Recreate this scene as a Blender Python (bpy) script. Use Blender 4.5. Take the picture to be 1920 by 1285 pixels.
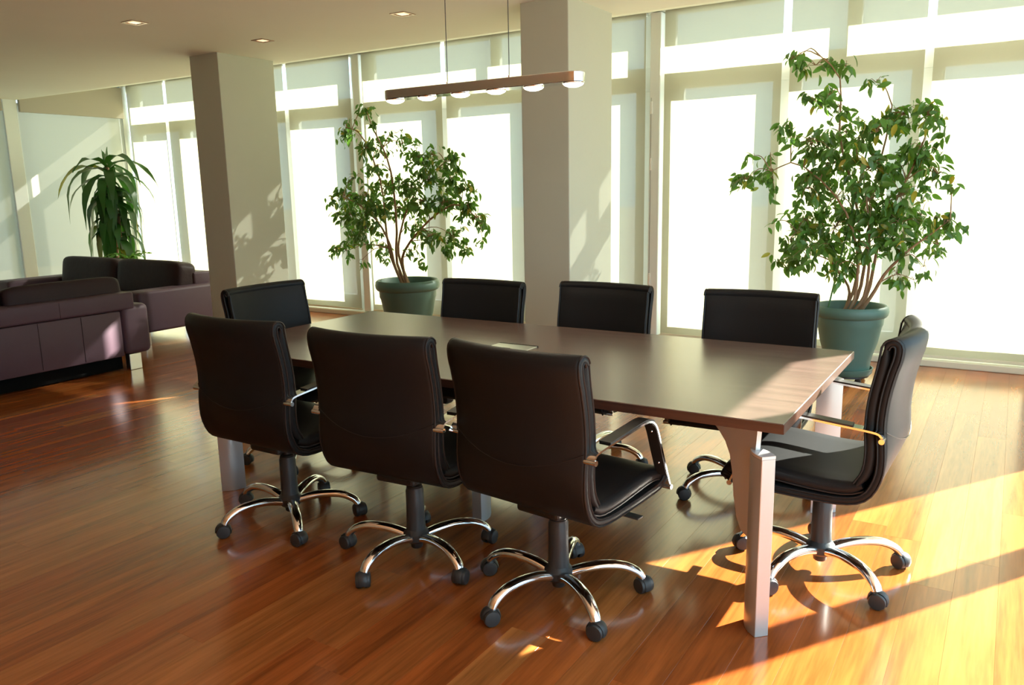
import bpy, bmesh, math, random
from mathutils import Vector, Matrix, Euler
random.seed(7)
S = bpy.context.scene
for o in list(bpy.data.objects): bpy.data.objects.remove(o, do_unlink=True)
COL = S.collection
R = math.radians

# ------------------------------------------------------------------ camera
H, YAW, PITCH, ROLL, FPX = 1.46846, -0.560284, 0.190754, -0.019597, 1498.873
fw = Vector((math.sin(YAW)*math.cos(PITCH), math.cos(YAW)*math.cos(PITCH), -math.sin(PITCH)))
rt = Vector((math.cos(YAW), -math.sin(YAW), 0)); up = rt.cross(fw)
r2 = rt*math.cos(ROLL) + up*math.sin(ROLL); u2 = -rt*math.sin(ROLL) + up*math.cos(ROLL)
cd = bpy.data.cameras.new('camera'); cam = bpy.data.objects.new('camera', cd); COL.objects.link(cam)
cd.sensor_width = 36; cd.lens = FPX/1920*36; cd.clip_start = .05; cd.clip_end = 200
cam.matrix_world = Matrix(((r2.x, u2.x, -fw.x, 0), (r2.y, u2.y, -fw.y, 0), (r2.z, u2.z, -fw.z, H), (0, 0, 0, 1)))
S.camera = cam
def at(px, py, Y):                      # the point of the room at depth Y behind a place in the photograph
    d = r2*((px-960)/FPX) - u2*((py-642.5)/FPX) + fw
    return Vector((0, 0, H)) + d*(Y/d.y)
CAMP = Vector((0, 0, H))

# ------------------------------------------------------------------ world, sun, exposure
w = bpy.data.worlds.new('sky'); S.world = w; w.use_nodes = True
bg = w.node_tree.nodes['Background']; bg.inputs[0].default_value = (.52, .80, 1.0, 1); bg.inputs[1].default_value = 2.3
sd = bpy.data.lights.new('sun', 'SUN'); sd.energy = 30; sd.color = (1, .955, .83); sd.angle = R(.55)
sun = bpy.data.objects.new('sun', sd); COL.objects.link(sun)
SUN = Vector((-.552, -.834, -.573)).normalized()
sun.rotation_euler = SUN.to_track_quat('-Z', 'Y').to_euler(); sun.location = (6, 14, 9)
S.view_settings.view_transform = 'Standard'; S.view_settings.look = 'None'
S.view_settings.exposure = .80; S.view_settings.gamma = 1; S.view_settings.use_curve_mapping = False
cy = S.cycles; cy.max_bounces = 10; cy.diffuse_bounces = 6; cy.glossy_bounces = 5; cy.transmission_bounces = 6
cy.transparent_max_bounces = 16; cy.use_denoising = True; cy.sample_clamp_indirect = 6; cy.caustics_reflective = False

# ------------------------------------------------------------------ materials
MATS = {}
def mat(name, col=(.5, .5, .5), rough=.5, metal=0, spec=.5, bump=None, coat=0, vary=None, emit=None):
    m = bpy.data.materials.new(name); m.use_nodes = True; nt = m.node_tree; p = nt.nodes['Principled BSDF']
    p.inputs['Base Color'].default_value = (*col, 1); p.inputs['Roughness'].default_value = rough
    p.inputs['Metallic'].default_value = metal; p.inputs['Specular IOR Level'].default_value = spec
    p.inputs['Coat Weight'].default_value = coat
    if emit: p.inputs['Emission Color'].default_value = (*emit[0], 1); p.inputs['Emission Strength'].default_value = emit[1]
    tc = nt.nodes.new('ShaderNodeTexCoord')
    if vary:                            # (scale, amount): soft tonal variation of the material itself
        n = nt.nodes.new('ShaderNodeTexNoise'); n.inputs['Scale'].default_value = vary[0]; n.inputs['Detail'].default_value = 4
        nt.links.new(tc.outputs['Object'], n.inputs['Vector'])
        mx = nt.nodes.new('ShaderNodeMix'); mx.data_type = 'RGBA'
        mx.inputs[6].default_value = tuple(c*(1-vary[1]) for c in col)+(1,); mx.inputs[7].default_value = tuple(min(1, c*(1+vary[1])) for c in col)+(1,)
        nt.links.new(n.outputs['Fac'], mx.inputs[0]); nt.links.new(mx.outputs[2], p.inputs['Base Color'])
    if bump:                            # (scale, strength)
        n = nt.nodes.new('ShaderNodeTexNoise'); n.inputs['Scale'].default_value = bump[0]; n.inputs['Detail'].default_value = 3
        nt.links.new(tc.outputs['Object'], n.inputs['Vector'])
        b = nt.nodes.new('ShaderNodeBump'); b.inputs['Strength'].default_value = bump[1]; b.inputs['Distance'].default_value = .002
        nt.links.new(n.outputs['Fac'], b.inputs['Height']); nt.links.new(b.outputs['Normal'], p.inputs['Normal'])
    MATS[name] = m; return m
mat('paint', (.63, .62, .52), .8, vary=(3, .03), bump=(180, .12))
mat('column_paint', (.53, .55, .45), .75, vary=(3, .03), bump=(180, .12))
mat('ceiling_paint', (.81, .82, .73), .85, vary=(2, .02))
mat('leather', (.0105, .011, .0118), .45, spec=.16, bump=(420, .25))
mat('leather_pipe', (.015, .015, .016), .42, spec=.25)
mat('sofa_leather', (.082, .050, .068), .5, spec=.25, bump=(260, .3), vary=(4, .12))
mat('sofa_cushion', (.032, .019, .021), .5, spec=.14, bump=(16, 1.6), vary=(5, .15))
mat('chrome', (.84, .86, .87), .11, metal=1)
mat('brushed', (.72, .72, .70), .28, metal=1)
mat('silver', (.50, .53, .54), .36, metal=.5)
mat('silver_light', (.66, .66, .65), .45, metal=.35)
mat('plastic', (.030, .032, .033), .45, bump=(300, .15))
mat('black_plastic', (.012, .012, .012), .4)
mat('pot', (.062, .140, .118), .5, vary=(6, .1))
mat('soil', (.035, .024, .016), .95, bump=(60, 1.0))
mat('bark', (.26, .16, .09), .8, bump=(60, .8), vary=(20, .3))
mat('cane', (.055, .16, .05), .6)
mat('alu', (.80, .86, .85), .4, metal=.1)
mat('alu_dark', (.30, .31, .30), .45, metal=.3)
mat('rail_cream', (.72, .68, .54), .5)
mat('terrace', (.26, .25, .23), .9, vary=(2, .1))
mat('fascia', (.47, .44, .37), .7)
mat('lens', (1, .97, .9), .3, emit=((1, .90, .70), 9))
mat('downlight', (1, .8, .6), .3, emit=((1, .66, .42), .7))
mat('copper', (.35, .20, .13), .3, metal=.8)
mat('blocker_grey', (.11, .145, .19), .8, vary=(.6, .2))  # for the added wall that blocks sky on the left
mat('shade_black', (.006, .006, .006), .95, spec=.05)  # near-black colour standing in for the shade beneath the nearer sofa
mat('label_white', (.8, .8, .78), .3)

def leaf_mat(name, col, tcol):
    m = bpy.data.materials.new(name); m.use_nodes = True; nt = m.node_tree; p = nt.nodes['Principled BSDF']
    oi = nt.nodes.new('ShaderNodeObjectInfo'); ge = nt.nodes.new('ShaderNodeNewGeometry')
    ad = nt.nodes.new('ShaderNodeMath'); ad.operation = 'ADD'; fr = nt.nodes.new('ShaderNodeMath'); fr.operation = 'FRACT'
    nt.links.new(oi.outputs['Random'], ad.inputs[0]); nt.links.new(ge.outputs['Random Per Island'], ad.inputs[1]); nt.links.new(ad.outputs[0], fr.inputs[0])
    cr = nt.nodes.new('ShaderNodeValToRGB'); e = cr.color_ramp.elements
    e[0].color = (*[c*.6 for c in col], 1); e[1].color = (*[c*1.5 for c in col], 1); e[1].position = .93
    y = e.new(.97); y.color = (.42, .33, .03, 1)
    nt.links.new(fr.outputs[0], cr.inputs[0]); nt.links.new(cr.outputs[0], p.inputs['Base Color']); p.inputs['Roughness'].default_value = .38
    t = nt.nodes.new('ShaderNodeBsdfTranslucent'); t.inputs[0].default_value = (*tcol, 1)
    ms = nt.nodes.new('ShaderNodeMixShader'); ms.inputs[0].default_value = .3
    nt.links.new(p.outputs[0], ms.inputs[1]); nt.links.new(t.outputs[0], ms.inputs[2]); nt.links.new(ms.outputs[0], nt.nodes['Material Output'].inputs[0])
    MATS[name] = m
leaf_mat('ficus_leaf', (.060, .155, .030), (.13, .30, .03))
leaf_mat('dracaena_leaf', (.022, .085, .020), (.06, .20, .02))
leaf_mat('shoot_leaf', (.10, .24, .05), (.18, .40, .05))

def blind_mat():
    m = bpy.data.materials.new('blind_fabric'); m.use_nodes = True; nt = m.node_tree; nt.nodes.remove(nt.nodes['Principled BSDF'])
    out = nt.nodes['Material Output']
    tc = nt.nodes.new('ShaderNodeTexCoord'); mp = nt.nodes.new('ShaderNodeMapping'); mp.inputs['Scale'].default_value = (2, 2, 60)
    nz = nt.nodes.new('ShaderNodeTexNoise'); nz.inputs['Scale'].default_value = 2; nz.inputs['Detail'].default_value = 2
    nt.links.new(tc.outputs['Object'], mp.inputs[0]); nt.links.new(mp.outputs[0], nz.inputs['Vector'])
    cr = nt.nodes.new('ShaderNodeValToRGB'); e = cr.color_ramp.elements
    e[0].color = (.350, .335, .210, 1); e[1].color = (.370, .355, .225, 1); nt.links.new(nz.outputs['Fac'], cr.inputs[0])
    d = nt.nodes.new('ShaderNodeBsdfDiffuse'); d.inputs[0].default_value = (.60, .57, .47, 1)
    t = nt.nodes.new('ShaderNodeBsdfTranslucent'); nt.links.new(cr.outputs[0], t.inputs[0])
    a = nt.nodes.new('ShaderNodeMixShader'); a.inputs[0].default_value = .5; nt.links.new(d.outputs[0], a.inputs[1]); nt.links.new(t.outputs[0], a.inputs[2])
    tr = nt.nodes.new('ShaderNodeBsdfTransparent')
    b = nt.nodes.new('ShaderNodeMixShader'); b.inputs[0].default_value = .055; nt.links.new(a.outputs[0], b.inputs[1]); nt.links.new(tr.outputs[0], b.inputs[2])
    nt.links.new(b.outputs[0], out.inputs[0]); MATS['blind'] = m
blind_mat()
def glass_mat():
    m = bpy.data.materials.new('window_glass'); m.use_nodes = True; nt = m.node_tree; nt.nodes.remove(nt.nodes['Principled BSDF'])
    tr = nt.nodes.new('ShaderNodeBsdfTransparent'); tr.inputs[0].default_value = (.93, .96, .95, 1)
    g = nt.nodes.new('ShaderNodeBsdfGlossy'); g.inputs['Roughness'].default_value = .02
    ms = nt.nodes.new('ShaderNodeMixShader'); ms.inputs[0].default_value = .06
    nt.links.new(tr.outputs[0], ms.inputs[1]); nt.links.new(g.outputs[0], ms.inputs[2]); nt.links.new(ms.outputs[0], nt.nodes['Material Output'].inputs[0])
    MATS['glass'] = m
glass_mat()
def wood_mat(name, stops, rough, spec, gscale, along, coat=0, detail=1.0):
    m = bpy.data.materials.new(name); m.use_nodes = True; nt = m.node_tree; p = nt.nodes['Principled BSDF']
    L = nt.links.new
    oi = nt.nodes.new('ShaderNodeObjectInfo'); ge = nt.nodes.new('ShaderNodeNewGeometry')
    ad = nt.nodes.new('ShaderNodeMath'); ad.operation = 'ADD'; fr = nt.nodes.new('ShaderNodeMath'); fr.operation = 'FRACT'
    L(oi.outputs['Random'], ad.inputs[0]); L(ge.outputs['Random Per Island'], ad.inputs[1]); L(ad.outputs[0], fr.inputs[0])
    tc = nt.nodes.new('ShaderNodeTexCoord'); mp = nt.nodes.new('ShaderNodeMapping'); mp.inputs['Scale'].default_value = gscale
    off = nt.nodes.new('ShaderNodeVectorMath'); off.operation = 'SCALE'; off.inputs[0].default_value = (37, 53, 11); L(fr.outputs[0], off.inputs['Scale'])
    av = nt.nodes.new('ShaderNodeVectorMath'); av.operation = 'ADD'; L(tc.outputs['Object'], mp.inputs[0]); L(mp.outputs[0], av.inputs[0]); L(off.outputs[0], av.inputs[1])
    n1 = nt.nodes.new('ShaderNodeTexNoise'); n1.inputs['Scale'].default_value = 1; n1.inputs['Detail'].default_value = 5; n1.inputs['Distortion'].default_value = .6
    n2 = nt.nodes.new('ShaderNodeTexNoise'); n2.inputs['Scale'].default_value = 6; n2.inputs['Detail'].default_value = 3
    L(av.outputs[0], n1.inputs['Vector']); L(av.outputs[0], n2.inputs['Vector'])
    cr = nt.nodes.new('ShaderNodeValToRGB'); e = cr.color_ramp.elements
    e[0].color = (*stops[0], 1); e[1].color = (*stops[-1], 1)
    for i, s in enumerate(stops[1:-1]): q = e.new((i+1)/(len(stops)-1)); q.color = (*s, 1)
    L(fr.outputs[0], cr.inputs[0])
    gr = nt.nodes.new('ShaderNodeMath'); gr.operation = 'MULTIPLY_ADD'; gr.inputs[1].default_value = .5; L(n2.outputs['Fac'], gr.inputs[0]); L(n1.outputs['Fac'], gr.inputs[2])
    mr = nt.nodes.new('ShaderNodeMapRange'); mr.inputs[1].default_value = .5; mr.inputs[2].default_value = 1.0
    mr.inputs[3].default_value = 1-.34*detail; mr.inputs[4].default_value = 1+.34*detail; L(gr.outputs[0], mr.inputs[0])
    mu = nt.nodes.new('ShaderNodeVectorMath'); mu.operation = 'SCALE'; L(cr.outputs[0], mu.inputs[0]); L(mr.outputs[0], mu.inputs['Scale'])
    L(mu.outputs[0], p.inputs['Base Color']); p.inputs['Roughness'].default_value = rough; p.inputs['Specular IOR Level'].default_value = spec
    p.inputs['Coat Weight'].default_value = coat; p.inputs['Coat Roughness'].default_value = .12
    MATS[name] = m
wood_mat('floor_wood', [(.285, .068, .014), (.340, .094, .020), (.310, .080, .016), (.390, .140, .034), (.350, .108, .024), (.290, .071, .014), (.42, .165, .045)], .20, .55, (16, .9, 4), 'Y', coat=.35, detail=1.1)
wood_mat('table_wood', [(.108, .070, .056)]*2, .26, 1.0, (1.2, 22, 22), 'X', detail=.6)
wood_mat('table_edge', [(.060, .028, .019)]*2, .4, .4, (1.2, 40, 40), 'X', detail=.8)

# ------------------------------------------------------------------ mesh helpers
class MB:
    def __init__(s): s.v = []; s.f = []
    def add(s, vs, fs):
        b = len(s.v); s.v += [tuple(v) for v in vs]; s.f += [tuple(b+i for i in f) for f in fs]; return s
    def box(s, x0, x1, y0, y1, z0, z1):
        return s.add([(x, y, z) for z in (z0, z1) for y in (y0, y1) for x in (x0, x1)],
                     [(0, 2, 3, 1), (4, 5, 7, 6), (0, 1, 5, 4), (2, 6, 7, 3), (0, 4, 6, 2), (1, 3, 7, 5)])
    def tube(s, pts, rad, n=10, flat=None, cap=True):
        pts = [Vector(p) for p in pts]; k = len(pts)
        if not isinstance(rad, (list, tuple)): rad = [rad]*k
        T = [(pts[min(i+1, k-1)]-pts[max(i-1, 0)]).normalized() for i in range(k)]
        ref = Vector((0, 0, 1)) if abs(T[0].z) < .9 else Vector((1, 0, 0))
        u = (ref - T[0]*ref.dot(T[0])).normalized(); vs = []; fs = []
        for i in range(k):
            u = (u - T[i]*u.dot(T[i])).normalized(); q = T[i].cross(u)
            for j in range(n):
                a = 2*math.pi*j/n; fl = flat or (1, 1)
                vs.append(pts[i] + (u*math.cos(a)*fl[0] + q*math.sin(a)*fl[1])*rad[i])
        for i in range(k-1):
            for j in range(n): fs.append((i*n+j, i*n+(j+1) % n, (i+1)*n+(j+1) % n, (i+1)*n+j))
        if cap: fs += [tuple(range(n-1, -1, -1)), tuple((k-1)*n+j for j in range(n))]
        return s.add(vs, fs)
    def lathe(s, prof, n=24, c=(0, 0, 0), axis='Z', close=True):
        vs = []; fs = []; k = len(prof)
        for r, h in prof:
            for j in range(n):
                a = 2*math.pi*j/n; x, y = r*math.cos(a), r*math.sin(a)
                p = (x, y, h) if axis == 'Z' else ((h, x, y) if axis == 'X' else (y, h, x))
                vs.append((p[0]+c[0], p[1]+c[1], p[2]+c[2]))
        for i in range(k-1):
            for j in range(n): fs.append((i*n+j, i*n+(j+1) % n, (i+1)*n+(j+1) % n, (i+1)*n+j))
        if close: fs += [tuple(range(n-1, -1, -1)), tuple((k-1)*n+j for j in range(n))]
        return s.add(vs, fs)
    def prism(s, poly, z0, z1):         # polygon in XY extruded in Z (counter-clockwise)
        n = len(poly); vs = [(x, y, z0) for x, y in poly]+[(x, y, z1) for x, y in poly]
        return s.add(vs, [tuple(range(n-1, -1, -1)), tuple(range(n, 2*n))]+[(i, (i+1) % n, n+(i+1) % n, n+i) for i in range(n)])
    def mesh(s, name, m=None, smooth=None, bevel=None, seg=2):
        me = bpy.data.meshes.new(name); me.from_pydata(s.v, [], s.f)
        bm = bmesh.new(); bm.from_mesh(me); bmesh.ops.recalc_face_normals(bm, faces=bm.faces)
        if bevel: bmesh.ops.bevel(bm, geom=[e for e in bm.edges if len(e.link_faces) == 2 and e.calc_face_angle(0) > .5], offset=bevel, segments=seg, profile=.5, affect='EDGES', clamp_overlap=True)
        bm.to_mesh(me); bm.free()
        if smooth:
            for p in me.polygons: p.use_smooth = True
            me.set_sharp_from_angle(angle=R(smooth))
        if m: me.materials.append(MATS[m])
        return me
    def build(s, name, m, parent=None, smooth=None, bevel=None, seg=2, loc=None):
        return link(name, s.mesh(name, m, smooth, bevel, seg), parent, loc)
def link(name, me, parent=None, loc=None):
    o = bpy.data.objects.new(name, me); COL.objects.link(o)
    if parent: o.parent = parent
    if loc: o.location = loc
    return o
def empty(name, loc=(0, 0, 0), rz=0):
    o = bpy.data.objects.new(name, None); COL.objects.link(o); o.location = loc; o.rotation_euler = (0, 0, rz); o.empty_display_size = .1; return o
def tag(o, label=None, cat=None, group=None, kind=None):
    if label: o['label'] = label
    if cat: o['category'] = cat
    if group: o['group'] = group
    if kind: o['kind'] = kind
    return o
def copy_tree(o, parent=None):
    c = o.copy(); COL.objects.link(c); c.parent = parent
    for ch in [x for x in KIDS.get(o.name, [])]: copy_tree(ch, c)
    return c
KIDS = {}
def index_kids():
    KIDS.clear()
    for o in bpy.data.objects:
        if o.parent: KIDS.setdefault(o.parent.name, []).append(o)
def spline(pts, n):                     # Catmull-Rom through the points
    P = [Vector(p) for p in pts]; P = [P[0]*2-P[1]]+P+[P[-1]*2-P[-2]]; out = []; k = len(P)-3
    for i in range(n):
        t = i/(n-1)*k; j = min(int(t), k-1); t -= j; a, b, c, d = P[j:j+4]
        out.append(.5*((2*b)+(c-a)*t+(2*a-5*b+4*c-d)*t*t+(3*b-a-3*c+d)*t**3))
    return out
def pillow(sx, sy, sz, p=5, n=10, puff=0):
    bm = bmesh.new(); bmesh.ops.create_cube(bm, size=2); bmesh.ops.subdivide_edges(bm, edges=bm.edges, cuts=n, use_grid_fill=True)
    for v in bm.verts:
        c = v.co; r = (abs(c.x)**p+abs(c.y)**p+abs(c.z)**p)**(1/p); q = c/r
        k = 1+puff*(1-q.x*q.x)*(1-q.y*q.y)*(1-q.z*q.z)
        v.co = Vector((q.x*sx/2, q.y*sy/2, q.z*sz/2))
        if puff: v.co *= 1
    mb = MB(); mb.v = [tuple(v.co) for v in bm.verts]; bm.verts.index_update(); mb.f = [tuple(v.index for v in f.verts) for f in bm.faces]; bm.free(); return mb
def shift(mb, d, rot=None):
    M = Matrix.Translation(d) @ (Euler(rot).to_matrix().to_4x4() if rot else Matrix())
    mb.v = [tuple(M @ Vector(v)) for v in mb.v]; return mb

# ------------------------------------------------------------------ the shell of the room
XL, XR, YB, YW, ZC, YE, ZW = -10.85, .92, -3.6, 7.10, 2.68, 5.60, 2.98
# floor slab + boards
fl = MB().box(XL-.02, XR+.02, YB-.02, YW+.14, -.12, -.02).build('floor', 'floor_wood'); tag(fl, 'varnished red-brown hardwood floor of long boards', kind='structure')
BW = .14; x_start = -1.06 - BW*70; boards = []
xi = 0
while x_start + BW*xi < XR-.001:
    x0 = max(x_start+BW*xi, XL); x1 = min(x_start+BW*(xi+1), XR); xi += 1
    if x1-x0 < .02: continue
    y = YB - random.choice((0, .3, .6, .9, 1.2, 1.5))
    while y < YW+.05:
        ln = random.choice((1.4, 1.8, 2.2, 2.6, 3.0)); y0 = max(y, YB); y1 = min(y+ln, YW+.05); y += ln
        if y1-y0 > .02: boards.append((x0, x1, y0, y1))
def seen(b):
    best = 0
    for f in (.05, .25, .5, .75, .95):
        for X in (b[0], b[1]):
            d = Vector((X, b[2]+(b[3]-b[2])*f, 0))-CAMP; z = d.dot(fw)
            if z > .3 and abs(d.dot(r2)/z*FPX) < 980 and abs(d.dot(u2)/z*FPX) < 660: best = max(best, 1/z**2)
    return best*(b[3]-b[2])
boards.sort(key=seen, reverse=True)
bmesh_cache = {}
def board_mb(w_, l_): 
    g = .0002; b = .0003; mb = MB(); hx, hy = w_/2-g, l_/2-g
    vs = [(-hx, -hy, -.02), (hx, -hy, -.02), (hx, hy, -.02), (-hx, hy, -.02), (-hx, -hy, -b), (hx, -hy, -b), (hx, hy, -b), (-hx, hy, -b),
          (-hx+b, -hy+b, 0), (hx-b, -hy+b, 0), (hx-b, hy-b, 0), (-hx+b, hy-b, 0)]
    fs = [(0, 1, 5, 4), (1, 2, 6, 5), (2, 3, 7, 6), (3, 0, 4, 7), (4, 5, 9, 8), (5, 6, 10, 9), (6, 7, 11, 10), (7, 4, 8, 11), (8, 9, 10, 11), (3, 2, 1, 0)]
    return mb.add(vs, fs)
for b in boards[:300]:
    k = (round(b[1]-b[0], 4), round(b[3]-b[2], 4))
    if k not in bmesh_cache: bmesh_cache[k] = board_mb(*k).mesh('floor_board', 'floor_wood')
    link('floor_board', bmesh_cache[k], fl, ((b[0]+b[1])/2, (b[2]+b[3])/2, 0))
rest = MB()
for b in boards[300:]:
    m_ = board_mb(b[1]-b[0], b[3]-b[2]); rest.add([(v[0]+(b[0]+b[1])/2, v[1]+(b[2]+b[3])/2, v[2]) for v in m_.v], m_.f)
tag(rest.build('floor_boards', 'floor_wood', fl), kind='stuff')

# ceiling: flat, then rising to the window head
poly = [(YB, ZC), (YE, ZC), (YW-.04, ZW), (YW-.04, ZW+.35), (YB, ZW+.35)]
mb = MB(); n = len(poly)
mb.add([(XL-.05, y, z) for y, z in poly]+[(XR+.05, y, z) for y, z in poly], [tuple(range(n)), tuple(range(2*n-1, n-1, -1))]+[(i, (i+1) % n, n+(i+1) % n, n+i) for i in range(n)])
tag(mb.build('ceiling', 'ceiling_paint'), 'cream ceiling sloping up towards the window wall', kind='structure')
tag(MB().box(XL-.4, XR+.3, YW-.04, YW+.26, ZW+.01, ZW+.40).build('wall_far', 'paint'), kind='structure')
tag(MB().box(XL-.4, XR+.3, YB-.2, YB, -.12, ZW+.3).build('wall_back', 'paint'), kind='structure')
mb = MB().box(XR, XR+.22, 6.17, YW+.26, -.12, ZW+.3); mb.box(XR, XR+.22, YB, -.26, -.12, ZW+.3); mb.box(XR, XR+.22, -.26, 6.17, ZC, ZW+.3)
tag(mb.build('wall_right', 'paint'), kind='structure')
mb = MB().box(XL-.30, XL-.04, YB, 2.6, -.12, ZW+.3); mb.box(XL-.30, XL-.04, 2.6, YW+.26, 2.92, ZW+.3)
tag(mb.build('wall_left', 'paint'), kind='structure')
# outside: terrace and the slab that shades the window heads
tag(MB().box(-60, 60, YW+.3, 60, -.32, -.20).build('terrace', 'terrace'), kind='structure')
tag(MB().box(-60, XL-.34, -40, YW+.28, -.32, -.20).build('terrace', 'terrace'), kind='structure')
tag(MB().box(XR+.3, 60, -40, YW+.28, -.32, -.20).build('terrace', 'terrace'), kind='structure')
tag(MB().box(XL-.6, XR+.2, YW+.27, YW+.585, ZW+.10, ZW+.34).build('overhang', 'paint'), kind='structure')
tag(MB().box(-20.5, -20, -12, 16, -.2, 6.5).build('added_sky_blocker', 'blocker_grey'), kind='structure')  # unseen wall, added to block sky and darken the left blinds
# columns
for i, (x0, x1, lab) in enumerate(((-6.40, -6.02, 'square cream column standing beside the purple sofas'), (-2.935, -2.57, 'square cream column standing behind the table, left of the right-hand ficus'))):
    o = MB().box(x0, x1, 4.86, 5.49 if i == 0 else 5.53, 0, ZC+.02).build('column', 'column_paint', bevel=.006); tag(o, lab, 'column', kind='structure')

# ------------------------------------------------------------------ glazing
FY0, FY1 = YW+.115, YW+.170              # window frame depth behind the blinds
def window_far(n, xa, xb, lower, upper):
    e = empty('window_%d' % n, ((xa+xb)/2, FY0, 0)); tag(e, kind='structure'); ox, oy = (xa+xb)/2, FY0
    def piece(name, x0, x1, z0, z1, m='alu', y0=FY0, y1=FY1): MB().box(x0-ox, x1-ox, y0-oy, y1-oy, z0, z1).build(name, m, e, bevel=.004, seg=1)
    piece('frame_sill', xa, xb, -.02, .23); piece('frame_transom', xa, xb, 2.322, 2.53)
    edges = [xa]+[v for p in lower for v in p]+[xb]
    for i in range(0, len(edges), 2):
        if edges[i+1]-edges[i] > .01: piece('frame_stile', edges[i], edges[i+1], .23, 2.322)
    edges = [xa]+[v for p in upper for v in p]+[xb]
    for i in range(0, len(edges), 2):
        if edges[i+1]-edges[i] > .01: piece('frame_stile', edges[i], edges[i+1], 2.53, ZW+.01)
    ym = (FY0+FY1)/2-oy
    for a, b in lower: MB().add([(a-ox, ym, .23), (b-ox, ym, .23), (b-ox, ym, 2.322), (a-ox, ym, 2.322)], [(0, 1, 2, 3)]).build('pane', 'glass', e)
    for a, b in upper: MB().add([(a-ox, ym, 2.53), (b-ox, ym, 2.53), (b-ox, ym, ZW+.01), (a-ox, ym, ZW+.01)], [(0, 1, 2, 3)]).build('pane', 'glass', e)
window_far(1, XL-.04, -6.47, [(-10.68, -9.87), (-9.63, -8.80), (-8.57, -7.78), (-7.55, -6.74)], [(-10.68, -8.72), (-8.61, -6.65)])
window_far(2, -6.47, -2.865, [(-6.28, -5.45), (-5.15, -4.32), (-3.94, -3.106)], [(-6.30, -4.72), (-4.61, -3.03)])
window_far(3, -2.865, XR+.02, [(-2.641, -1.852), (-1.616, -.784), (-.554, .27), (.48, .86)], [(-2.73, -1.283), (-1.174, .27), (.38, .86)])
def window_side(n, X, ya, yb, panes, z0, z1, m='alu', d=.06):
    e = empty('window_%d' % n, (X, (ya+yb)/2, 0)); tag(e, kind='structure'); oy = (ya+yb)/2
    def piece(name, y0, y1, za, zb): MB().box(0, d, y0-oy, y1-oy, za, zb).build(name, m, e, bevel=.004, seg=1)
    piece('frame_sill', ya, yb, -.02, z0); piece('frame_head', ya, yb, z1, z1+.10)
    edges = [ya]+[v for p in panes for v in p]+[yb]
    for i in range(0, len(edges), 2):
        if edges[i+1]-edges[i] > .01: piece('frame_stile', edges[i], edges[i+1], z0, z1)
    for a, b in panes: MB().add([(d/2, a-oy, z0), (d/2, b-oy, z0), (d/2, b-oy, z1), (d/2, a-oy, z1)], [(0, 1, 2, 3)]).build('pane', 'glass', e)
window_side(4, XL-.22, 2.6, YW+.1, [(2.8, 4.05), (4.20, 5.40), (5.64, 6.95)], .2, 2.82)
window_side(5, XR+.05, -.26, 6.17, [(-.20, 1.0), (1.06, 2.24), (2.30, 3.48), (3.54, 4.70), (4.90, 6.165)], .07, 2.60)

# posts in front of the frames, cream floor track, blinds
for i, x in enumerate((-6.455, -2.86)):
    p = MB().box(x-.055, x+.045, YW-.02, YW+.10, .06, ZW).build('trim_%d' % (i+1), 'alu', bevel=.006); tag(p, kind='structure')
for z in (2.16, 1.66, .60): MB().box(-2.905, -2.885, YW-.032, YW-.02, z-.055, z+.055).build('hinge', 'label_white', p, bevel=.003)
MB().box(-2.9, -2.896, YW-.0225, YW-.0195, .07, 2.25).build('hinge_gap', 'alu_dark', p)
p = MB().box(XL-.06, XL+.03, 5.43, 5.60, 0, 2.92).build('trim_3', 'alu', bevel=.006); tag(p, kind='structure')
p = MB().box(XL-.06, XL+.02, YW-.07, YW+.02, 0, ZW).build('trim_4', 'alu', bevel=.006); tag(p, kind='structure')
tag(MB().box(XL+.02, XR, YW-.045, YW+.115, 0, .055).build('baseboard_far', 'rail_cream', bevel=.008), kind='structure')
tag(MB().box(XL-.05, XL+.05, 2.6, YW-.05, 0, .055).build('baseboard_left', 'rail_cream', bevel=.008), kind='structure')
BL = [(-10.80, -9.965, 'lit cream roller blind in the far left corner behind the dracaena'),
      (-9.905, -8.79, 'cream roller blind mostly hidden by the column beside the sofas, on its left'),
      (-8.73, -7.645, 'cream roller blind hidden behind the column beside the sofas'),
      (-7.585, -6.565, 'cream roller blind just right of the column beside the sofas'),
      (-6.385, -5.275, 'cream roller blind behind the left-hand ficus and its pot'),
      (-5.215, -4.13, 'cream roller blind between the left-hand ficus and the middle column'),
      (-4.07, -2.965, 'cream roller blind partly hidden by the column behind the table, narrow strip showing'),
      (-2.785, -1.755, 'cream roller blind between the middle column and the right-hand ficus'),
      (-1.690, -.690, 'cream roller blind directly behind the right-hand ficus'),
      (-.630, .40, 'cream roller blind at the far right edge, right of the right-hand ficus'),
      (.402, .90, 'cream roller blind in the far right corner beyond the frame')]
def blind(name, length, z0, z1, loc, rz, lab):
    e = empty(name, loc, rz); tag(e, lab, 'blind', 'cream roller blinds over the windows'); h = length/2
    nx, nz = 10, 14; vs = []; fs = []
    for j in range(nz+1):
        for i in range(nx+1):
            x = -h+length*i/nx; z = z0+(z1-z0)*j/nz
            vs.append((x, .0035*math.sin(x*5+loc[0]*3)*math.sin(z*1.3+loc[0])+.002*math.sin(x*11), z))
    for j in range(nz):
        for i in range(nx): a = j*(nx+1)+i; fs.append((a, a+1, a+nx+2, a+nx+1))
    MB().add(vs, fs).build('fabric', 'blind', e, smooth=60)
    MB().box(-h, h, -.007, .007, z0-.022, z0+.004).build('bottom_bar', 'rail_cream', e, bevel=.004)
    MB().tube([(-h, .03, z1-.005), (h, .03, z1-.005)], .018, 12).build('roller_tube', 'alu', e, smooth=40)
    return e
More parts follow.
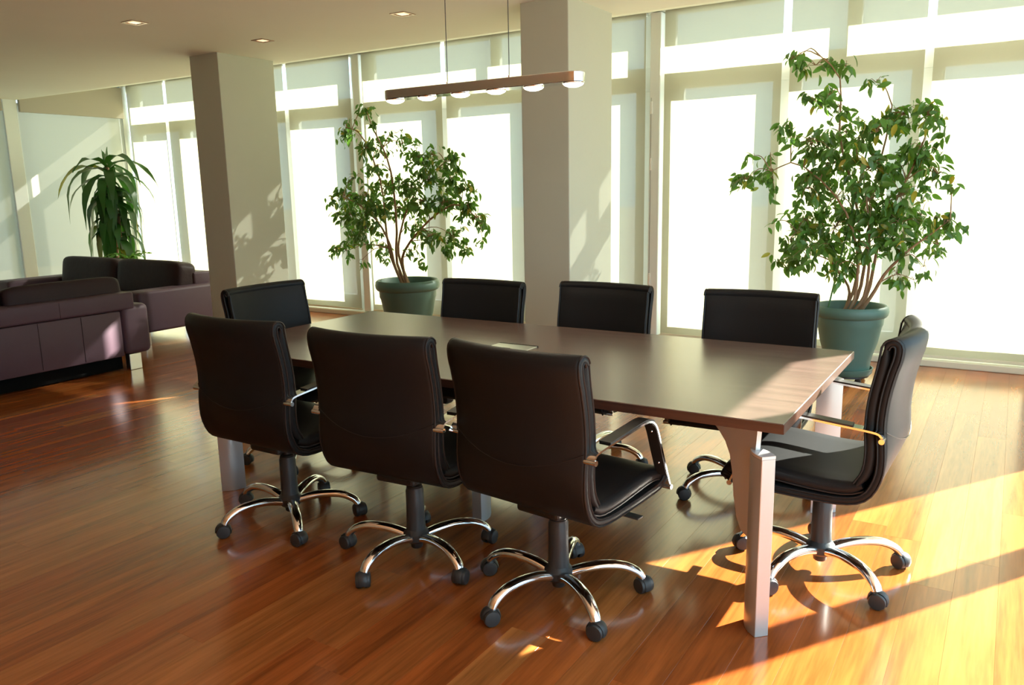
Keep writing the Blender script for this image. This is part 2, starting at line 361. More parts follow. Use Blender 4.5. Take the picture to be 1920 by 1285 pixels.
for a, b, lab in BL: blind('roller_blind', b-a, .085, ZW+.005, ((a+b)/2, YW, 0), 0, lab)
blind('roller_blind', 1.43, .085, 2.64, (XL, 6.320, 0), R(90), 'shaded grey roller blind on the left wall behind the dracaena')
blind('roller_blind', 1.33, .085, 2.64, (XL, 4.765, 0), R(90), 'shaded grey roller blind on the left wall at the left edge')
blind('roller_blind', 1.40, .085, 2.64, (XL, 3.35, 0), R(90), 'shaded grey roller blind on the left wall above the nearer sofa')
for y0, y1, lab in ((5.62, 7.03, 'grey fascia box above the left wall blind next to the corner'), (2.6, 5.41, 'grey fascia box above the blinds at the left edge')):
    tag(MB().box(XL+.012, XL+.06, y0, y1, 2.535, 2.95).build('blind_fascia', 'fascia', bevel=.004), lab, 'fascia')

# ------------------------------------------------------------------ conference table
TX0, TX1, TY0, TY1, TZ = -3.330, -.551, 2.439, 3.689, .74
tcx, tcy = (TX0+TX1)/2, (TY0+TY1)/2
tb = empty('conference_table', (tcx, tcy, 0)); tag(tb, 'long brown wooden conference table on silver wedge legs', 'table')
hx, hy = (TX1-TX0)/2, (TY1-TY0)/2
MB().box(-hx, hx, -hy, hy, TZ-.034, TZ).build('tabletop', 'table_wood', tb, bevel=.002, seg=1)
tp = MB()
for s in (-1, 1): tp.box(-hx-.0015, hx+.0015, s*hy-.001, s*hy+.001, TZ-.033, TZ-.002)
MB().box(-hx, hx, -hy-.0015, -hy, TZ-.033, TZ-.002).build('edge_band', 'table_edge', tb)
MB().box(-hx, hx, hy, hy+.0015, TZ-.033, TZ-.002).build('edge_band', 'table_edge', tb)
MB().box(-hx-.0015, -hx, -hy, hy, TZ-.033, TZ-.002).build('edge_band', 'table_edge', tb)
MB().box(hx, hx+.0015, -hy, hy, TZ-.033, TZ-.002).build('edge_band', 'table_edge', tb)
def leg_poly():                          # wedge: flat outer face, convex sides, tip pointing inwards (along -d)
    pts = [(0, .024)]
    for i in range(1, 6): t = i/6; pts.append((-.115*t, .024*(1-t)+.014*math.sin(math.pi*t)))
    pts.append((-.115, 0))
    for i in range(5, 0, -1): t = i/6; pts.append((-.115*t, -(.024*(1-t)+.014*math.sin(math.pi*t))))
    pts.append((0, -.024)); return pts
for sx in (-1, 1):
    for sy in (-1, 1):
        ang = math.atan2(sy, sx); ca, sa = math.cos(ang), math.sin(ang)
        ox, oy = sx*(hx-.045), sy*(hy-.021)
        P = [(ox+x*ca-y*sa, oy+x*sa+y*ca) for x, y in leg_poly()]
        lg = MB().prism(P, .0, .612).build('leg', 'silver', tb, smooth=30, bevel=.0015, seg=1)
        MB().prism([(ox+(x+.0)*ca*1.0-y*sa, oy+x*sa+y*ca) for x, y in leg_poly()], .6125, .622).build('leg_cap', 'silver_light', lg, smooth=30)
        # curved bracket from the leg up to the underside of the top
        prof = [(-.06, .70), (-.55, .70), (-.50, .675), (-.41, .648), (-.32, .618), (-.27, .592), (-.235, .555), (-.215, .50), (-.20, .42), (-.175, .35), (-.145, .315), (-.10, .31)]
        if sx > 0 and sy > 0: prof = [(max(a, -.06+(a+.06)*.2), z) for a, z in prof]
        vs = []; 
        for t in (-.008, .008):
            for a, z in prof: vs.append((ox+a*ca-t*sa, oy+a*sa+t*ca, z))
        k = len(prof); fs = [tuple(range(k)), tuple(range(2*k-1, k-1, -1))]+[(i, (i+1) % k, k+(i+1) % k, k+i) for i in range(k)]
        MB().add(vs, fs).build('bracket', 'silver_light', lg)
for sy in (-1, 1):
    P = [(x*1.0*0+y, sy*(.30+x*-1)) for x, y in leg_poly()]
    lg = MB().prism([(y, sy*(.295-x*.0)+sy*x) for x, y in leg_poly()], 0, .70).build('leg', 'silver', tb, smooth=30)
MB().box(-hx+.35, hx-.35, -.03, .03, TZ-.085, TZ-.035).build('beam', 'silver', tb, bevel=.004)
cp = MB().box(-.105, .105, -.055, .055, TZ, TZ+.004).build('cable_flap', 'brushed', tb, bevel=.002, loc=(0, .03, 0))
MB().box(-.02, .02, -.062, -.050, TZ+.003, TZ+.008).build('flap_tab', 'plastic', cp)
MB().box(-.108, .108, .055, .058, TZ, TZ+.006).build('flap_hinge', 'black_plastic', cp)

# ------------------------------------------------------------------ chairs
HW = .272
def shell(prof, thick, hw, n=26, sagv=.045, k=9, taper=True, z_on=(.46, .62)):
    C = spline([(0, y, z) for y, z in prof], n); vs = []; fs = []
    for i, c in enumerate(C):
        T = (C[min(i+1, n-1)]-C[max(i-1, 0)]).normalized(); N = Vector((1, 0, 0)).cross(T)
        s = min(max((c.z-z_on[0])/(z_on[1]-z_on[0]), 0), 1); s = s*s*(3-2*s); sg = sagv*s
        e = min(i, n-1-i); th = thick*(min(1, .35+.3*e) if taper else 1); r = th/2
        ring = []
        xs = [-hw+r+(2*hw-2*r)*j/(k-1) for j in range(k)]
        for x in xs: ring.append((x, r))
        for a in (60, 30, 0, -30, -60): ring.append((hw-r+r*math.cos(R(a)), r*math.sin(R(a))))
        for x in reversed(xs): ring.append((x, -r))
        for a in (-120, -150, 180, 150, 120): ring.append((-hw+r+r*math.cos(R(a)), r*math.sin(R(a))))
        for x, q in ring:
            vs.append(c+Vector((x, -sg*(1-(x/hw)**2), 0))+N*q)
    m = len(ring)
    for i in range(n-1):
        for j in range(m): fs.append((i*m+j, i*m+(j+1) % m, (i+1)*m+(j+1) % m, (i+1)*m+j))
    fs += [tuple(range(m-1, -1, -1)), tuple((n-1)*m+j for j in range(m))]
    return MB().add(vs, fs), C
def edge_pipe(C, hw, off, parent, thick):
    for s in (-1, 1):
        pts = []
        for i, c in enumerate(C):
            T = (C[min(i+1, len(C)-1)]-C[max(i-1, 0)]).normalized(); N = Vector((1, 0, 0)).cross(T)
            r = thick/2; pts.append(c+Vector((s*(hw-r+r*.74), 0, 0))+N*math.copysign(r*.74, off))
        MB().tube(pts, .0042, 6).build('piping', 'leather_pipe', parent, smooth=60)
P_SHELL = [(-.210, .935), (-.218, .950), (-.235, .955), (-.250, .940), (-.247, .90), (-.234, .85), (-.218, .765), (-.212, .67), (-.220, .57), (-.214, .49), (-.178, .420), (-.105, .393), (.03, .392), (.16, .397), (.255, .404), (.305, .424)]
P_BACK = [(-.212, .938), (-.203, .868), (-.184, .765), (-.178, .67), (-.184, .575), (-.176, .505), (-.150, .455)]
P_SEAT = [(-.168, .455), (-.11, .435), (0, .436), (.12, .447), (.21, .452), (.275, .440), (.312, .412)]
chair = empty('conference_chair')
mb, C = shell(P_SHELL, .030, HW, n=44); o = mb.build('outer_shell', 'leather', chair, smooth=50); edge_pipe(C, HW, .014, o, .03); edge_pipe(C, HW, -.014, o, .03)
# curved seam across the outside of the back
pts = []
for i in range(25):
    u = -1+2*i/24; z = .655-.07*(1-u*u); 
    yy = -.2145-.0135*(1 if True else 0)-.045*(1-u*u)
    pts.append((u*(HW-.004), yy-.003, z))
MB().tube(pts, .0015, 5).build('seam', 'leather_pipe', o, smooth=60)
mb, C = shell(P_BACK, .036, HW-.004, n=18); o = mb.build('backrest', 'leather', chair, smooth=50); edge_pipe(C, HW-.004, .017, o, .036)
mb, C = shell(P_SEAT, .052, HW-.004, n=18, sagv=0); o = mb.build('seat', 'leather', chair, smooth=50); edge_pipe(C, HW-.004, -.02, o, .05)
for s in (-1, 1):
    path = spline([(0, -.222, .628), (0, -.216, .645), (0, -.195, .655), (0, -.10, .664), (0, .02, .675), (0, .10, .680), (0, .145, .668), (0, .172, .635), (0, .205, .555), (0, .245, .46), (0, .272, .398)], 34)
    x0, x1 = s*.256, s*.302; ca = (x0+x1)/2
    def strip(p0, p1, wid, th, lift):
        seg = path[p0:p1]; vs = []; fs = []
        for i, c in enumerate(seg):
            T = (seg[min(i+1, len(seg)-1)]-seg[max(i-1, 0)]).normalized(); N = Vector((1, 0, 0)).cross(T)
            for dx, q in ((-wid, lift+th), (wid, lift+th), (wid, lift), (-wid, lift)): vs.append(c+Vector((ca+dx, 0, 0))+N*q)
        for i in range(len(seg)-1):
            for j in range(4): fs.append((i*4+j, i*4+(j+1) % 4, i*4+4+(j+1) % 4, i*4+4+j))
        k = len(seg)*4; fs += [(3, 2, 1, 0), (k-4, k-3, k-2, k-1)]
        return MB().add(vs, fs)
    arm = strip(0, 34, .023, .007, 0).build('armrest', 'chrome', chair, smooth=40)
    strip(9, 21, .0215, .006, .0072).build('arm_pad', 'black_plastic', arm, smooth=40)
    strip(19, 31, .0215, .004, -.0045).build('arm_plate', 'black_plastic', arm, smooth=40)
    for i in (23, 28):
        c = path[i]; MB().lathe([(.004, -.002), (.005, 0), (.003, .002)], 8, (0, 0, 0)).build('screw', 'chrome', arm, smooth=40, loc=(ca, c.y-.004, c.z-.003)).rotation_euler = (R(70), 0, 0)
    MB().tube([(s*.225, -.222, .632), (s*.306, -.222, .632)], .0095, 12).build('arm_rod', 'chrome', arm, smooth=40)
    MB().tube([(s*.225, .272, .402), (s*.306, .272, .402)], .0095, 12).build('arm_rod', 'chrome', arm, smooth=40)
mech = MB().box(-.09, .09, -.13, .13, .350, .383).build('tilt_mechanism', 'black_plastic', chair, bevel=.012)
MB().tube([(.06, .03, .362), (.19, .06, .358), (.235, .07, .352)], [.006, .006, .006], 8).build('lever', 'black_plastic', mech, smooth=40)
MB().box(.225, .295, .055, .092, .346, .353).build('lever_paddle', 'plastic', mech, bevel=.003)
MB().lathe([(.022, -.03), (.027, -.02), (.027, .02), (.022, .03)], 14, (0, .15, .352), 'Y').build('tension_knob', 'black_plastic', mech, smooth=40)
MB().lathe([(.030, .296), (.031, .305), (.024, .312), (.024, .352)], 18).build('lift_collar', 'black_plastic', chair, smooth=40)
MB().lathe([(.040, .115), (.038, .14), (.0365, .20), (.036, .285), (.033, .29), (.033, .298), (.028, .302)], 22).build('column_cover', 'plastic', chair, smooth=40)
base = MB().lathe([(.020, .038), (.024, .042), (.026, .062), (.040, .066), (.052, .078), (.053, .104), (.042, .118), (.037, .125)], 22).build('swivel_base', 'plastic', chair, smooth=40)
armpath = spline([(.035, 0, .088), (.10, 0, .106), (.17, 0, .113), (.235, 0, .107), (.282, 0, .086), (.302, 0, .066), (.307, 0, .052)], 18)
star_me = MB().tube(armpath, [.0215-.004*i/17 for i in range(18)], 12, flat=(.85, 1.12)).mesh('base_leg', 'chrome', 40)
cm = MB()
for s in (-1, 1): cm.lathe([(.016, s*.003), (.0285, s*.005), (.0298, s*.009), (.0298, s*.021), (.0268, s*.0265), (.019, s*.028)], 18, (.0, 0, .0298), 'Y')
hood = []
for i in range(9): a = R(-25+i*26); hood.append((.032*math.cos(a), 0, .0305+.032*math.sin(a)))
cm.tube(hood, .0075, 8, flat=(.5, 2.2)); cm.tube([(0, 0, .03), (0, 0, .064)], .010, 10)
cast_me = cm.mesh('caster', 'plastic', 40)
for i in range(5):
    a = R(72*i); l_ = link('base_leg', star_me, base); l_.rotation_euler = (0, 0, a)
    c_ = link('caster', cast_me, base, (.312*math.cos(a), .312*math.sin(a), 0)); c_.rotation_euler = (0, 0, a+R(random.choice((40, 100, 160, 220, 300))))
bpy.context.view_layer.update(); index_kids()
CH = [(-1.306, 2.372, -7, 34, 'black leather conference chair before the table, closest to the silver corner leg', 1),
      (-1.963, 2.369, 3, -20, 'black leather conference chair in the middle of the near side of the table', 1),
      (-2.709, 2.384, 0, 35, 'black leather conference chair on the near side of the table, closest to the sofas', 1),
      (-.532, 3.052, 90, 31, 'black leather conference chair at the right end of the table, sunlit from behind', 1),
      (-3.29, 3.03, -90, 15, 'black leather conference chair at the left end of the table, before the column', 1),
      (-2.58, 3.58, 180, 40, 'black leather conference chair across the table, nearest the left-hand ficus pot', 1),
      (-1.87, 3.70, 178, 10, 'black leather conference chair across the table, middle one, before the column', 1),
      (-1.02, 3.70, 182, 12, 'black leather conference chair across the table, beside the right-hand ficus pot', 1)]
for i, (x, y, rz, br, lab, _) in enumerate(CH):
    o = chair if i == 0 else copy_tree(chair)
    o.location = (x, y, 0); o.rotation_euler = (0, 0, R(rz)); tag(o, lab, 'chair', 'black conference chairs around the table')
    b_ = base if i == 0 else [c for c in bpy.data.objects if c.parent == o and c.name.startswith('swivel_base')][0]
    b_.rotation_euler = (0, 0, R(br-rz))
    if i > 4:                            # far chairs are set a little lower on their gas lifts
        for c in [c for c in bpy.data.objects if c.parent == o and not c.name.startswith(('swivel_base', 'column_cover'))]: c.location.z -= .018

# ------------------------------------------------------------------ sofas
def rb(x0, x1, y0, y1, z0, z1, b=.03): return MB().box(x0, x1, y0, y1, z0, z1), b
def part(name, parent, box, m='sofa_leather', b=.03, seg=4):
    return MB().box(*box).build(name, m, parent, smooth=40, bevel=b, seg=seg)
# nearer sofa: its back turned to the table, seat facing the left wall (local origin at its far right corner)
sa = empty('sofa', (-6.30, 3.05, 0)); tag(sa, 'purple-brown leather sofa with its back turned to the conference table', 'sofa')
part('back_frame', sa, (-.19, 0, -1.09, .83, .135, .52), b=.012, seg=2)
part('back_rail', sa, (-.20, .004, -1.20, .965, .522, .668), b=.022)
part('armrest', sa, (-.92, .002, .845, 1.095, .135, .560), b=.05)
part('armrest', sa, (-.92, .002, -1.36, -1.11, .135, .560), b=.05)
part('seat_base', sa, (-.90, -.19, -1.09, .835, .135, .30), b=.02)
MB().box(-.86, -.10, -1.25, .86, .012, .14).build('under_sofa_shade', 'shade_black', sa)  # dark block put in as the shade under the sofa
for k in range(2):
    shift(pillow(.68, .955, .17, 6), (-.56, -.61+.967*k, .375)).build('seat_cushion', 'sofa_cushion', sa, smooth=60)
    shift(pillow(.23, .955, .28, 7), (-.22, -.50+.97*k, .655), (0, R(-9), 0)).build('back_cushion', 'sofa_cushion', sa, smooth=60)
for y in (.15, .49): MB().tube([(.0015, y, .15), (.0015, y, .515)], .002, 5).build('seam', 'sofa_cushion', sa)
MB().tube([(.004, .33, .53), (.004, .33, .655)], .002, 5).build('seam', 'sofa_cushion', sa)
for y in (.90, -1.28):
    for x in (-.86, -.07): MB().box(x-.012, x+.05, y-.02, y+.09, 0, .137).build('leg', 'brushed', sa, bevel=.004)
# farther sofa: back to the windows, seat facing the camera side
sb = empty('sofa', (-8.45, 5.55, 0)); tag(sb, 'purple-brown leather sofa standing in front of the dracaena, two tall back cushions', 'sofa')
part('back_frame', sb, (-1.10, 1.04, -.20, 0, .135, .52), b=.012, seg=2)
part('back_rail', sb, (-1.16, 1.18, -.22, .004, .522, .665), b=.022)
part('armrest', sb, (1.06, 1.31, -.95, .002, .135, .545), b=.03)
part('armrest', sb, (-1.40, -1.12, -.95, .002, .135, .545), b=.03)
part('seat_base', sb, (-1.11, 1.05, -.93, -.20, .135, .30), b=.02)
for k in range(2):
    shift(pillow(1.06, .70, .17, 6), (-.56+1.07*k, -.60, .375)).build('seat_cushion', 'sofa_cushion', sb, smooth=60)
    shift(pillow(1.09, .26, .40, 7), (-.47+1.09*k, -.29, .585), (R(-9), 0, 0)).build('back_cushion', 'sofa_cushion', sb, smooth=60)
for x in (-1.32, 1.14):
    for y in (-.86, -.06): MB().box(x-.02, x+.09, y-.012, y+.05, 0, .137).build('leg', 'brushed', sb, bevel=.004)

# ------------------------------------------------------------------ potted plants
def pot(e, rt_, h, z0):
    r0 = rt_*.61
    MB().lathe([(r0*.3, z0), (r0, z0), (r0*1.02, z0+.02), (r0*1.06, z0+h*.18), (r0*1.075, z0+h*.19), (r0*1.09, z0+h*.22), (rt_*.80, z0+h*.45), (rt_*.885, z0+h*.68), (rt_*.92, z0+h*.72), (rt_*.93, z0+h*.82),
                (rt_*.985, z0+h*.83), (rt_*1.03, z0+h*.86), (rt_*1.05, z0+h*.91), (rt_*1.03, z0+h*.965), (rt_*.975, z0+h*.99), (rt_*.93, z0+h*.985), (rt_*.895, z0+h*.95), (rt_*.86, z0+h*.86)], 48, close=False).build('pot', 'pot', e, smooth=40)
    MB().lathe([(.001, z0+h*.90-.02), (rt_*.5, z0+h*.90-.015), (rt_*.875, z0+h*.895-.02), (rt_*.86, z0+h*.84)], 32, close=False).build('soil', 'soil', e, smooth=50)
def saucer(e, r, z0):
    MB().lathe([(.01, z0), (r*.9, z0), (r*.97, z0+.012), (r, z0+.045), (r*1.01, z0+.05), (r*.96, z0+.05), (r*.93, z0+.022), (r*.5, z0+.018), (.01, z0+.018)], 40, close=False).build('saucer', 'pot', e, smooth=40)
def leaf_me(name, L, W, m, bend=.25, n=4):
    mb = MB(); vs = []; fs = []
    for i in range(n+1):
        t = i/n; w_ = W/2*(math.sin(math.pi*min(1, t*.92+.04))**.8)*(1-.25*t); y = L*t; z = -bend*L*t*t
        vs += [(-w_, y, z+w_*.35), (0, y, z), (w_, y, z+w_*.35)]
    for i in range(n):
        a = i*3; fs += [(a, a+1, a+4, a+3), (a+1, a+2, a+5, a+4)]
    mb.add(vs, fs); return mb
def ficus(name, base_pt, rt_, ph, z0, clusters, zoom, stems, lab, saucer_on, seed, Lf, dens, stake=None):
    rnd = random.Random(seed); e = empty(name, base_pt); tag(e, lab, 'potted plant', 'ficus trees in green pots')
    pot(e, rt_, ph, z0)
    if saucer_on:
        saucer(e, rt_*.72, .055)
        MB().lathe([(rt_*.55, .035), (rt_*.62, .04), (rt_*.62, .055), (rt_*.5, .055)], 24).build('trolley', 'black_plastic', e, smooth=40)
        for i in range(4):
            a = R(45+90*i); MB().lathe([(.012, -.013), (.022, -.011), (.022, .011), (.012, .013)], 12, (rt_*.55*math.cos(a), rt_*.55*math.sin(a), .022), 'Y').build('trolley_wheel', 'black_plastic', e, smooth=40)
    B = Vector(base_pt); ztop = z0+ph*.88
    stem_pts = []
    for (bx, by, path) in stems:         # main stems
        pts = [Vector((bx, by, ztop-.03))]+[at(zoom[0]+px/zoom[2], zoom[1]+py/zoom[2], B.y+dy)-B for px, py, dy in path]
        pts = spline(pts, 14); r0 = rnd.uniform(.012, .017)
        MB().tube(pts, [r0*(1-.72*i/13) for i in range(14)], 7).build('stem', 'bark', e, smooth=60); stem_pts += pts[4:]
    if stake: MB().tube([Vector((stake[0], stake[1], ztop-.05)), at(zoom[0]+stake[2]/zoom[2], zoom[1]+stake[3]/zoom[2], B.y-.05)-B], .006, 8).build('stake', 'cane', e, smooth=60)
    twigs = MB(); leaves = []
    for cx, cy_, rx, ry, n_ in clusters:
        n_ = int(n_*dens)
        dep = rnd.uniform(-.28, .28); c = at(zoom[0]+cx/zoom[2], zoom[1]+cy_/zoom[2], B.y+dep)-B
        s = Vector(c).length; mpp = (c+B-CAMP).length/FPX/zoom[2]
        st = min(stem_pts, key=lambda p: (p-c).length+.6*max(0, p.z-c.z+.05)); 
        mid = (st+c)/2+Vector((0, 0, .05)); twigs.tube(spline([st, mid, c], 7), [.005, .0045, .004, .0035, .003, .0025, .002], 5)
        done = 0
        while done < n_:
            ns = min(n_-done, rnd.randint(4, 7)); done += ns
            ua, ur = rnd.uniform(0, 2*math.pi), math.sqrt(rnd.random())*1.22; tip = c+Vector((math.cos(ua)*ur*rx*mpp, rnd.gauss(0, .55)*max(rx*mpp, .09), math.sin(ua)*ur*ry*mpp))
            twigs.tube([c+(tip-c)*0, c+(tip-c)*.5+Vector((0, 0, .025)), tip], [.0028, .002, .0012], 4)
            for q in range(ns):
                f = rnd.uniform(.80, 1.06); p = c+(tip-c)*f+Vector((rnd.gauss(0, .026), rnd.gauss(0, .026), rnd.gauss(0, .022)))
                yaw = rnd.uniform(0, 2*math.pi); pit = R(rnd.gauss(-52, 24)); rol = R(rnd.gauss(0, 35)); sc = rnd.uniform(.72, 1.18)
                leaves.append((p, Euler((pit, rol, yaw), 'XYZ'), sc))
    tag(twigs.build('twigs', 'bark', e), kind='stuff')
    leaves.sort(key=lambda l: (l[0]+B-CAMP).length/l[2])
    base_leaf = leaf_me('leaf', Lf, Lf*.50, 'ficus_leaf'); me = base_leaf.mesh('leaf', 'ficus_leaf', 80)
    for p, r_, s in leaves[:300]:
        o = link('leaf', me, e, p); o.rotation_euler = r_; o.scale = (s, s, s)
    big = MB()
    for p, r_, s in leaves[300:]:
        M = Matrix.Translation(p) @ r_.to_matrix().to_4x4() @ Matrix.Scale(s, 4); big.add([M @ Vector(v) for v in base_leaf.v], base_leaf.f)
    tag(big.build('foliage', 'ficus_leaf', e, smooth=80), kind='stuff')
    return e
ZR = (1370, 80, 2.38)
CR = [(380, 100, 70, 28, 20), (270, 78, 30, 18, 7), (315, 55, 12, 18, 4), (515, 108, 26, 18, 6), (650, 178, 38, 18, 6), (350, 265, 34, 30, 14), (445, 235, 42, 30, 16), (265, 378, 30, 24, 11), (470, 290, 40, 36, 13),
      (95, 505, 20, 10, 4), (175, 505, 20, 20, 5), (72, 612, 42, 42, 19), (190, 610, 34, 34, 14), (150, 590, 20, 16, 4), (370, 440, 80, 55, 46), (520, 400, 80, 55, 44), (650, 400, 65, 55, 42), (780, 320, 80, 50, 48), (880, 325, 40, 40, 22),
      (860, 470, 65, 55, 42), (925, 585, 40, 32, 15), (985, 630, 20, 16, 4), (450, 540, 90, 55, 56), (600, 560, 85, 65, 50), (740, 560, 75, 65, 46), (335, 650, 70, 55, 44), (470, 690, 90, 65, 54), (620, 700, 90, 75, 46), (760, 680, 80, 65, 44),
      (330, 790, 80, 55, 48), (470, 820, 85, 65, 50), (620, 810, 85, 65, 40), (760, 800, 80, 55, 44), (850, 770, 50, 55, 24), (265, 880, 45, 42, 24), (350, 925, 80, 42, 38), (280, 980, 55, 24, 20), (470, 930, 60, 55, 32), (620, 920, 60, 45, 20),
      (730, 900, 75, 50, 36), (960, 805, 60, 32, 26), (925, 900, 45, 42, 18), (460, 1010, 36, 36, 14), (740, 1030, 38, 36, 12), (862, 1000, 20, 26, 6), (820, 1060, 18, 10, 3), (530, 1005, 22, 26, 8), (190, 800, 10, 10, 2)]
SR = [(-.06, -.02, [(545, 1120, 0), (575, 950, .02), (560, 700, .05), (490, 450, .05), (490, 300, 0), (485, 150, 0), (400, 60, 0)]),
      (-.03, .03, [(575, 1110, .05), (610, 900, .08), (640, 650, .1), (700, 400, .1), (720, 280, .05)]),
      (0, -.03, [(600, 1120, -.03), (620, 900, -.08), (600, 650, -.12), (560, 480, -.1)]),
      (.03, .02, [(615, 1110, .03), (660, 900, .03), (740, 700, 0), (830, 520, 0), (890, 360, 0)]),
      (.05, -.02, [(635, 1120, -.05), (690, 1030, -.08), (790, 930, -.1), (900, 850, -.1), (980, 790, -.1)]),
      (-.05, .02, [(530, 1110, .05), (480, 1020, .1), (400, 920, .1), (300, 850, .1)]),
      (-.02, -.04, [(560, 1110, -.06), (560, 900, -.1), (480, 700, -.15), (300, 540, -.1), (180, 575, -.1)])]
ficus('potted_ficus', (-.985, 6.30, 0), .252, .50, .078, CR, ZR, SR, 'tall bushy ficus in a green pot with saucer near the sunlit chair', True, 3, .078, 2.1, stake=(-.16, -.05, 645, 335))
ZL = (600, 180, 3.06)
CL = [(255, 90, 26, 40, 18), (312, 160, 10, 18, 4), (150, 190, 50, 48, 32), (265, 300, 40, 42, 22), (350, 280, 44, 40, 18), (440, 212, 26, 12, 5), (470, 275, 42, 42, 22), (315, 408, 40, 30, 14), (550, 360, 60, 50, 34), (650, 340, 45, 42, 22), (745, 375, 50, 50, 30),
      (200, 470, 34, 22, 11), (150, 590, 70, 50, 44), (265, 570, 55, 50, 34), (400, 520, 80, 50, 46), (500, 515, 70, 50, 36), (620, 480, 70, 55, 38), (760, 480, 60, 60, 40), (830, 540, 38, 40, 20), (180, 680, 80, 50, 48), (320, 660, 80, 55, 50), (450, 640, 80, 55, 44),
      (580, 600, 80, 55, 40), (720, 610, 70, 55, 40), (840, 640, 50, 42, 26), (885, 710, 50, 32, 20), (940, 740, 22, 16, 6), (935, 840, 16, 16, 4), (260, 760, 80, 50, 42), (170, 800, 50, 42, 25), (90, 882, 38, 26, 13), (150, 890, 34, 30, 12), (330, 860, 42, 40, 17),
      (370, 920, 24, 20, 6), (545, 750, 60, 42, 26), (625, 805, 60, 42, 30), (765, 800, 50, 52, 28), (840, 870, 32, 32, 12), (740, 870, 30, 36, 12), (575, 962, 22, 8, 4), (520, 890, 32, 24, 8), (240, 940, 10, 20, 4)]
SL = [(0, 0, [(440, 950, 0), (440, 750, 0), (415, 480, 0), (370, 320, 0), (300, 180, 0), (270, 90, 0)]),
      (.02, .02, [(465, 960, .03), (450, 850, .05), (500, 650, .08), (600, 480, .1), (720, 380, .1)]),
      (-.02, -.02, [(430, 980, -.03), (400, 850, -.08), (330, 720, -.12), (220, 620, -.15), (130, 580, -.15)]),
      (.03, -.02, [(475, 980, -.03), (490, 880, -.06), (620, 720, -.1), (780, 620, -.12), (900, 700, -.1)]),
      (-.03, .03, [(420, 960, .04), (380, 780, .08), (350, 500, .1), (240, 230, .1), (150, 180, .1)])]
ficus('potted_ficus', (-4.985, 6.05, 0), .300, .60, .02, CL, ZL, SL, 'bushy ficus in a green pot behind the left half of the table', False, 5, .072, 2.3)

# dracaena behind the far sofa
dp = (-9.72, 6.02, 0); dr = empty('potted_dracaena', dp); tag(dr, 'tall dracaena with drooping strap leaves behind the far sofa', 'potted plant')
pot(dr, .19, .36, .0)
MB().tube(spline([(0, 0, .28), (.01, 0, .8), (-.01, .01, 1.3), (.015, 0, 1.86)], 12), [.028]*6+[.024]*6, 9).build('trunk', 'bark', dr, smooth=60)
MB().tube(spline([(.06, .03, .28), (.10, .02, .7), (.09, .03, 1.25)], 8), .018, 8).build('trunk', 'bark', dr, smooth=60)
rnd = random.Random(11)
def strap(root, yaw, L, W, rise, droop, m, name='leaf'):
    n = 9; vs = []; fs = []; d = Vector((math.cos(yaw), math.sin(yaw), 0)); s = Vector((-d.y, d.x, 0)); p = Vector(root); a = rise
    for i in range(n+1):
        t = i/n; w_ = W/2*(.45+.55*math.sin(math.pi*min(1, t*1.15)))*(1-t**3)+.002; up_ = Vector((0, 0, 1))
        wob = .012*math.sin(t*14+yaw*5)
        vs += [p-s*w_+up_*(w_*.35+wob), p, p+s*w_+up_*(w_*.35-wob)]
        a -= droop/n*(1.5-.5*t); a = max(a, R(-88)); p = p+(d*math.cos(a)+up_*math.sin(a))*(L/n)
    for i in range(n): b = i*3; fs += [(b, b+1, b+4, b+3), (b+1, b+2, b+5, b+4)]
    return MB().add(vs, fs).build(name, m, dr, smooth=80)
for i in range(70):
    t = i/69; z = .92+.96*t; yaw = i*2.399+rnd.uniform(-.3, .3)
    if t > .78: strap((0, 0, z), yaw, rnd.uniform(.70, 1.0), .125, R(rnd.uniform(8, 50)), R(rnd.uniform(60, 130)), 'dracaena_leaf')
    else: strap((rnd.uniform(-.02, .08)*(1-t), 0, z), yaw, rnd.uniform(.48, .78), .115, R(rnd.uniform(5, 50)), R(rnd.uniform(115, 165)), 'dracaena_leaf')
strap((0, 0, 1.84), .4, .24, .07, R(86), R(8), 'dracaena_leaf'); strap((0, 0, 1.84), 3.4, .22, .07, R(84), R(10), 'dracaena_leaf')
for i in range(22): strap((.36+rnd.uniform(-.05, .05), -.06, .56+rnd.uniform(0, .16)), i*2.4, rnd.uniform(.26, .38), .055, R(rnd.uniform(30, 78)), R(rnd.uniform(50, 115)), 'shoot_leaf', 'shoot_leaf')
MB().tube(spline([(.1, .02, .30), (.28, -.04, .42), (.36, -.06, .70)], 8), .014, 8).build('shoot_stem', 'cane', dr, smooth=60)

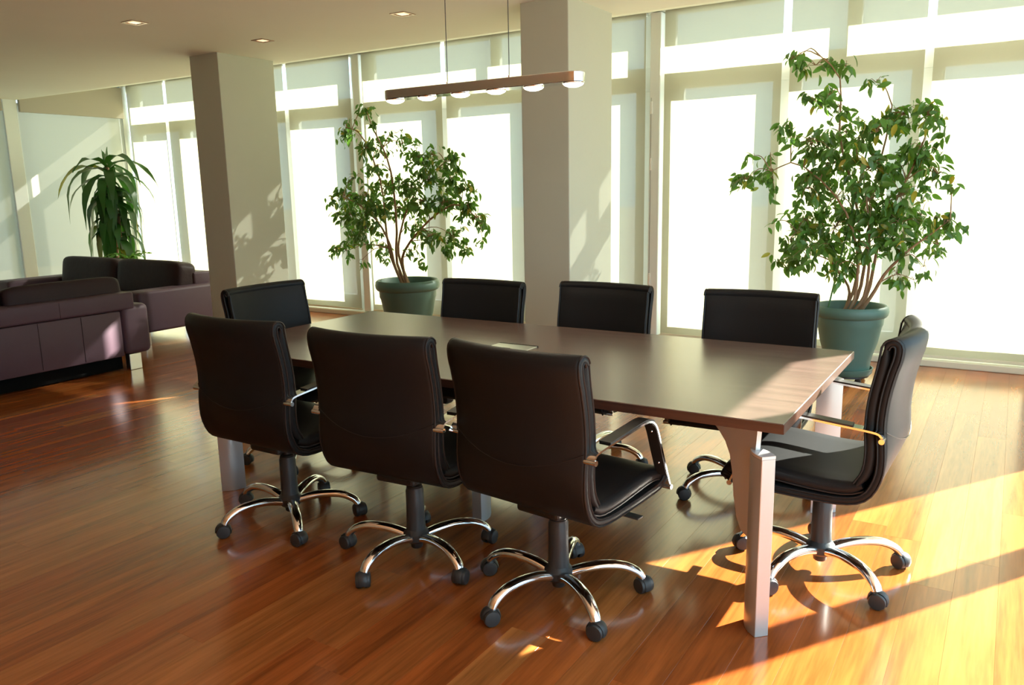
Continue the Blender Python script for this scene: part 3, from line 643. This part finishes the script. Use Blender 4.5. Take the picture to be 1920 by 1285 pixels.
# ------------------------------------------------------------------ pendant and downlights
pe = empty('pendant_lamp', (-2.072, 3.06, 0)); tag(pe, 'long chrome pendant lamp with six glowing lenses above the table', 'lamp')
zb = 1.912
def capsule(hl, r): return [(hl+r*math.cos(R(a)), r*math.sin(R(a))) for a in range(-90, 91, 15)]+[(-hl+r*math.cos(R(a)), r*math.sin(R(a))) for a in range(90, 271, 15)]
MB().prism(capsule(.475, .048), zb-.021, zb+.021).build('housing', 'chrome', pe, smooth=40, bevel=.003, seg=1)
for i in range(6):
    x = -.475+.19*i
    ln = MB().lathe([(.043, 0), (.044, -.003), (.037, -.010), (.022, -.016), (.001, -.018)], 20, (x, 0, zb-.0215)).build('lens', 'lens', pe, smooth=60)
    MB().lathe([(.0445, .001), (.0458, 0), (.0458, -.003), (.0435, -.004)], 20, (x, 0, zb-.0215), close=False).build('lens_ring', 'chrome', ln, smooth=60)
for s in (-1, 1):
    MB().tube([(s*.165, 0, zb+.02), (s*.165, 0, ZC)], .002, 6).build('cable', 'plastic', pe)
    MB().tube([(s*.165, 0, zb+.02), (s*.165, 0, zb+.035)], .005, 8).build('cable_grip', 'chrome', pe)
pl = bpy.data.lights.new('pendant_light', 'AREA'); pl.shape = 'RECTANGLE'; pl.size = 1.0; pl.size_y = .05; pl.energy = 3; pl.color = (1, .85, .62)
po = bpy.data.objects.new('pendant_light', pl); COL.objects.link(po); po.parent = pe; po.location = (0, 0, zb-.05)
for x, y, lab in ((-5.45, 3.71, 'square recessed downlight in the ceiling, leftmost of the three'), (-5.29, 4.73, 'square recessed downlight in the ceiling, next to the left column'), (-3.76, 4.64, 'square recessed downlight in the ceiling above the left-hand ficus')):
    e = empty('recessed_downlight', (x, y, ZC)); e.rotation_euler = (0, 0, R(0)); tag(e, lab, 'lamp', 'recessed ceiling downlights')
    fm = MB()
    for a, b, c_, d_ in ((-.065, .065, -.065, -.048), (-.065, .065, .048, .065), (-.065, -.048, -.048, .048), (.048, .065, -.048, .048)): fm.box(a, b, c_, d_, -.004, .0)
    fm.build('trim_frame', 'copper', e); MB().lathe([(.045, -.001), (.045, -.003), (.02, -.003)], 4).build('lamp_glass', 'downlight', e).rotation_euler = (0, 0, R(45))
